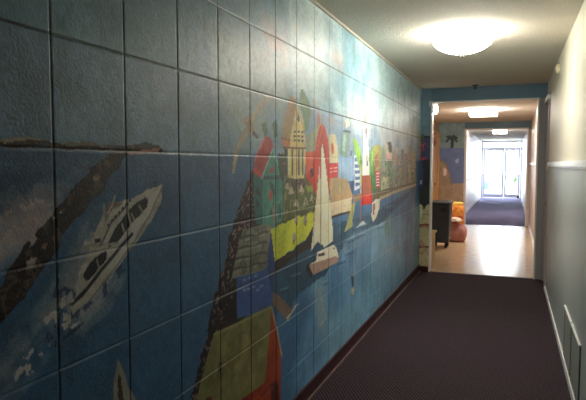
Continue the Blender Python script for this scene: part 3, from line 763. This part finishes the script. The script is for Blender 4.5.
# glazed entrance: frame with transom, two leaves
bm = bmesh.new()
for x0, x1 in ((FX, FX+.07), (XR-.07, XR)): box(bm, x0, x1, Y3, Y3+.08, .004, H)
box(bm, FX+.06, XR-.06, Y3, Y3+.08, H-.08, H); box(bm, FX+.06, XR-.06, Y3, Y3+.08, 2.09, 2.17)
fr = struct(obj('trim_14', bm, M['frame']))
struct(obj('window_1', bx(FX+.07, XR-.07, Y3+.035, Y3+.045, 2.17, H-.08), M['glass']))
def leaf(n, x0, x1):
    bm = bmesh.new()
    box(bm, x0, x0+.09, Y3+.02, Y3+.06, .012, 2.088); box(bm, x1-.09, x1, Y3+.02, Y3+.06, .012, 2.088)
    box(bm, x0+.09, x1-.09, Y3+.02, Y3+.06, 2.02, 2.088); box(bm, x0+.09, x1-.09, Y3+.02, Y3+.06, .012, .17)
    o = struct(obj('door_%d' % n, bm, M['frame']))
    obj('glass_pane', bx(x0+.09, x1-.09, Y3+.035, Y3+.045, .17, 2.02), M['glass'], o)
    bm = cyl(bmesh.new(), (x0+.05, Y3-.04, .93), (x1-.05, Y3-.04, .93), .018)
    for x in (x0+.09, x1-.09): cyl(bm, (x, Y3-.04, .93), (x, Y3+.03, .93), .012)
    obj('push_bar', bm, M['frame'], o, smooth=True)
    return o
leaf(4, FX+.075, -.335); leaf(5, -.325, XR-.075)

# ------------------------------------------------------------------ lamps
def dome_lamp(loc, label):
    t = thing('ceiling_lamp', label, 'lamp', loc, group='ceiling lights along the corridor')
    obj('canopy', lathe(bmesh.new(), [(0, 0), (.15, 0), (.155, -.012), (.15, -.03), (.0, -.034)], 48), M['white'], t, smooth=True)
    prof = [(.12, -.036), (.20, -.028), (.222, -.034)]+[(.226*math.cos(a), -.04-.115*math.sin(a)) for a in [PI/2*k/12 for k in range(1, 12)]]+[(0, -.155)]
    obj('glass_shade', lathe(bmesh.new(), prof, 48), M['lamp_glass'], t, smooth=True)
    obj('finial', lathe(bmesh.new(), [(0, -.154), (.016, -.155), (.018, -.161), (.007, -.166), (.013, -.174), (.008, -.183), (0, -.186)], 16), M['brass'], t, smooth=True)
    return t
def square_lamp(loc, label, s, dz=.11):
    t = thing('ceiling_lamp', label, 'lamp', loc, group='ceiling lights along the corridor')
    obj('canopy', bx(-s-.01, s+.01, -s-.01, s+.01, -.02, 0, bev=.004), M['white'], t)
    bm = bmesh.new(); n = 6
    box(bm, -s, s, -s, s, -dz, -.02, bev=.035)
    obj('glass_shade', bm, M['lamp_glass2'], t, smooth=True)
    return t
dome_lamp((-.375, 4.5, H), 'round glowing glass dome lamp with a small knob, nearest on the ceiling')
square_lamp((-.52, 10.9, H), 'glowing squarish lamp on the ceiling beyond the blue-topped opening', .24)
square_lamp((-.36, 17.3, H), 'small bright lamp on ceiling of far white corridor', .19)

# ------------------------------------------------------------------ small fittings
t = thing('wall_sensor', 'small ivory round alarm box high on the cream right wall', 'alarm', (XR, 5.75, 2.33))
o = obj('housing', lathe(bmesh.new(), [(0, .035), (.028, .034), (.040, .027), (.045, .012), (.047, 0)], 28), M['sensor'], t, smooth=True); o.rotation_euler = (0, -PI/2, 0)
o = obj('grille', lathe(bmesh.new(), [(0, .040), (.012, .039), (.018, .036), (.018, .030)], 20), M['white'], t, smooth=True); o.rotation_euler = (0, -PI/2, 0)
t = thing('sprinkler_head', 'tiny dark sprinkler head under ceiling above the blue header', 'sprinkler', (-.46, Y1-.16, H))
obj('escutcheon', lathe(bmesh.new(), [(0, 0), (.038, 0), (.036, -.008), (.014, -.014), (0, -.014)], 24), M['dark'], t, smooth=True)
obj('deflector', lathe(bmesh.new(), [(0, -.014), (.009, -.014), (.008, -.040), (.026, -.043), (.026, -.048), (0, -.05)], 20), M['dark'], t, smooth=True)
t = thing('wall_light', 'little bright white bulb fitting at top left corner of opening', 'light', (OX0+.014, Y1+.035, 2.185))
obj('base', bx(0, .014, -.03, .03, -.05, .05, bev=.004), M['white'], t)
bm = lathe(bmesh.new(), [(0, -.07), (.014, -.066), (.026, -.045), (.030, -.015), (.030, .02), (.022, .05), (.01, .062), (0, .064)], 20, c=(.040, 0, 0))
obj('bulb', bm, M['bulb'], t, smooth=True)
t = thing('door_closer', 'white hinge bracket fixed on header corner by the bright bulb', 'bracket', (OX0, Y1+.003, 2.255))
obj('plate', bx(-.03, .02, -.014, 0, -.035, .03, bev=.003), M['white'], t)
obj('pin', cyl(bmesh.new(), (.0, -.018, -.04), (.0, -.018, .034), .008), M['frame'], t, smooth=True)

# registers low on the right wall
def register(y0, y1, label):
    t = thing('wall_register', label, 'vent', (XR, (y0+y1)/2, 0), group='low wall registers')
    h = (y1-y0)/2; z0, z1 = .07, .425
    bm = bmesh.new()
    box(bm, -.008, 0, -h, -h+.022, z0, z1); box(bm, -.008, 0, h-.022, h, z0, z1)
    box(bm, -.008, 0, -h+.022, h-.022, z0, z0+.022); box(bm, -.002, 0, -h+.022, h-.022, z0+.022, z1-.02)
    obj('frame', bm, M['register'], t)
    obj('top_flange', bx(-.013, 0, -h, h, z1, z1+.009, bev=.002), M['white'], t)
    for i in range(12):
        z = z0+.035+i*(z1-z0-.06)/11.5
        bm = bmesh.new(); v = [bm.verts.new(p) for p in ((-.0075, -h+.022, z-.012), (-.0075, h-.022, z-.012), (-.003, h-.022, z+.008), (-.003, -h+.022, z+.008),
                                                       (-.0075, -h+.022, z-.0105), (-.0075, h-.022, z-.0105), (-.003, h-.022, z+.0095), (-.003, -h+.022, z+.0095))]
        for q in ((0,1,2,3),(4,7,6,5),(0,4,5,1),(1,5,6,2),(2,6,7,3),(3,7,4,0)): bm.faces.new([v[k] for k in q])
        obj('louver', bm, M['register'], t)
register(3.98, 4.46, 'grey wall register with white top edge, the farther of two')
register(3.48, 3.96, 'grey wall register with white top edge, nearer of two and closest to viewer')

# wheeled bin
def bin_():
    t = thing('wheeled_bin', 'dark grey wheeled plastic bin just inside the vestibule', 'bin', (-1.15, 10.1, -.002))
    def rr(w, d, z, r, n=5):
        out = []
        for cx, cy, a0 in ((w-r, d-r, 0), (-w+r, d-r, PI/2), (-w+r, -d+r, PI), (w-r, -d+r, 3*PI/2)):
            for k in range(n+1):
                a = a0+PI/2*k/n; out.append((cx+r*math.cos(a), cy+r*math.sin(a), z))
        return out
    def loft(rings):
        bm = bmesh.new(); R = [[bm.verts.new(p) for p in r] for r in rings]; n = len(R[0])
        for a, b in zip(R, R[1:]):
            for i in range(n): bm.faces.new((a[i], a[(i+1) % n], b[(i+1) % n], b[i]))
        bm.faces.new(R[0]); bm.faces.new(R[-1]); return bm
    obj('body', loft([rr(.145, .19, .095, .03), rr(.152, .20, .12, .035), rr(.172, .235, .76, .04), rr(.172, .235, .78, .04), rr(.16, .222, .78, .03), rr(.13, .17, .13, .03)]), M['bin'], t, smooth=35)
    obj('rim', loft([rr(.178, .242, .762, .04), rr(.186, .25, .77, .045), rr(.186, .25, .80, .045), rr(.158, .222, .805, .03), rr(.158, .222, .765, .03)]), M['bin'], t, smooth=35)
    obj('lid', loft([rr(.157, .221, .79, .03), rr(.157, .221, .805, .03), rr(.10, .16, .822, .03)]), M['dark'], t, smooth=35)
    obj('handle', cyl(bmesh.new(), (.13, -.262, .78), (-.13, -.262, .78), .012), M['dark'], t, smooth=True)
    obj('ridge', bx(.02, .12, -.252, -.232, .64, .72, bev=.006), M['dark'], t)
    for sx in (-1, 1):
        for sy in (-1, 1):
            bm = bmesh.new(); box(bm, sx*.1-.012, sx*.1+.012, sy*.13-.02, sy*.13+.02, .05, .096, bev=.003)
            c = obj('caster', bm, M['dark'], t)
            obj('wheel', cyl(bmesh.new(), (sx*.1-.02, sy*.13, .036), (sx*.1+.02, sy*.13, .036), .036, 20), M['rubber'], c, smooth=True)
bin_()

# soft shapes
def blob(name, c, r, m, parent=None, seed=0, amp=.12, flat=.0, nu=36, nv=20, sq=1.0, folds=0):
    bm = bmesh.new(); rings = []
    rnd = random.Random(seed); ph = [rnd.uniform(0, 6) for _ in range(6)]
    for j in range(nv+1):
        v = PI*j/nv
        ring = []
        for i in range(nu):
            u = 2*PI*i/nu
            k = 1+amp*(math.sin(3*u+ph[0]+2*v)*.4+math.sin(5*u+ph[1]-3*v)*.3+math.sin(4*v+ph[2]+u)*.3)*math.sin(v)
            if folds: k += .03*math.sin(folds*u+ph[3]+4*v)*math.sin(v)
            sv, cv = math.sin(v)**sq, math.cos(v)
            cu, su = math.cos(u), math.sin(u)
            p = [r[0]*k*sv*math.copysign(abs(cu)**sq, cu), r[1]*k*sv*math.copysign(abs(su)**sq, su), r[2]*math.copysign(abs(cv)**sq, cv)*(1+.3*(k-1))]
            z = c[2]+p[2]
            if z < flat: z = flat+(z-flat)*.0
            ring.append((c[0]+p[0], c[1]+p[1], z))
            if j in (0, nv): break
        rings.append([bm.verts.new(q) for q in ring])
    for a, b in zip(rings, rings[1:]):
        for i in range(nu):
            j = (i+1) % nu
            if len(a) == 1: bm.faces.new((a[0], b[i], b[j]))
            elif len(b) == 1: bm.faces.new((a[i], b[0], a[j]))
            else: bm.faces.new((a[i], b[i], b[j], a[j]))
    return obj(name, bm, m, parent, smooth=60)
t = thing('stuffed_sack', 'bulging mauve cloth sack slumped on floor beside the bin', 'sack', (-.965, 10.95, -.002))
blob('body', (0, 0, .155), (.20, .22, .185), M['sack'], t, 3, .10, 0, sq=.75, folds=9)
blob('neck', (-.03, .0, .33), (.075, .075, .045), M['sack'], t, 5, .2, .28, folds=11)
o = blob('crumpled_cloth', (-.97, 10.86, .405), (.12, .11, .055), M['cloth'], None, 8, .2, .378, folds=7)
tag(o, 'crumpled white cloth lying on top of the mauve sack', 'cloth')
t = thing('upright_bag', 'yellow and orange patterned bag standing behind the sack', 'bag', (-1.0, 11.5, -.002))
blob('body', (0, 0, .33), (.135, .12, .34), M['orange'], t, 11, .06, 0, sq=.5, folds=5)
blob('top_fold', (0, 0, .66), (.12, .09, .05), M['cushion'], t, 13, .08, .6, sq=.6)
blob('lower_patch', (.05, -.10, .40), (.07, .045, .05), M['red'], t, 17, .1, .2)

t = thing('low_board', 'short cream board with a cap standing behind opening left side', 'board', (-1.075, 8.02, -.002))
obj('panel', bx(-.085, .085, -.02, .02, 0, .50, bev=.003), M['cream'], t)
obj('cap', bx(-.095, .105, -.03, .03, .50, .53, bev=.004), M['cream'], t)
t = thing('door_stop', 'small black object low on floor by the glass entrance', 'door stop', (.12, Y3-.35, .004))
obj('bar', bx(-.2, .12, -.02, .02, .05, .075, bev=.005), M['dark'], t)
obj('foot', bx(.09, .17, -.04, .04, 0, .12, bev=.012), M['dark'], t)

# ------------------------------------------------------------------ outside the glass
g = struct(obj('ground_outside', bx(-30, 30, Y3+.1, Y3+60, -.12, -.02), M['concrete']))
def potted(loc, label, potm, h, seed, lean=0):
    t = thing('potted_plant', label, 'plant', loc)
    obj('pot', lathe(bmesh.new(), [(0, 0), (.15, 0), (.17, .02), (.21, .36), (.225, .37), (.225, .41), (.19, .41), (.185, .33), (0, .33)], 32), potm, t, smooth=True)
    rnd = random.Random(seed); bm = bmesh.new()
    for i in range(46):
        a = rnd.uniform(0, 2*PI); L_ = h*rnd.uniform(.5, 1); out = rnd.uniform(.08, .35)*h
        prev = None
        for s in range(5):
            q = s/4; w = .028*math.sin(PI*min(.95, q*.8+.15))
            c = Vector((math.cos(a)*out*q**1.5+lean*q*h, math.sin(a)*out*q**1.5, .33+L_*q-.25*out*q*q))
            sd = Vector((-math.sin(a), math.cos(a), 0))*w
            cur = (bm.verts.new(c-sd), bm.verts.new(c+sd))
            if prev: bm.faces.new((prev[0], prev[1], cur[1], cur[0]))
            prev = cur
    obj('foliage', bm, M['leaf'], t)
potted((-1.42, 34, -.02), 'teal pot with a low plant outside the left glass leaf', M['teal'], .22, 5)
potted((.05, 33, -.02), 'dark leafy potted plant outside the right glass leaf', M['concrete'], .7, 9, .25)

# ------------------------------------------------------------------ light, camera, view
w = bpy.data.worlds.new('World'); scn.world = w; w.use_nodes = True
bg = w.node_tree.nodes['Background']; bg.inputs['Color'].default_value = (.86, .93, 1, 1); bg.inputs['Strength'].default_value = 10

cam = bpy.data.cameras.new('Camera'); cam.sensor_width = 36; cam.lens = 36*560/586; cam.clip_end = 200; cam.clip_start = .05
co = bpy.data.objects.new('Camera', cam); COL.objects.link(co)
th, p = math.atan(219/560), math.atan(36/560)
co.location = (0, 0, 1.456); co.rotation_euler = (PI/2-p, 0, th)
scn.camera = co
scn.view_settings.view_transform = 'Standard'; scn.view_settings.look = 'None'
scn.view_settings.gamma = 1; scn.view_settings.use_curve_mapping = False
scn.view_settings.exposure = 1.2
scn.cycles.use_denoising = True
scn.cycles.sample_clamp_indirect = 6
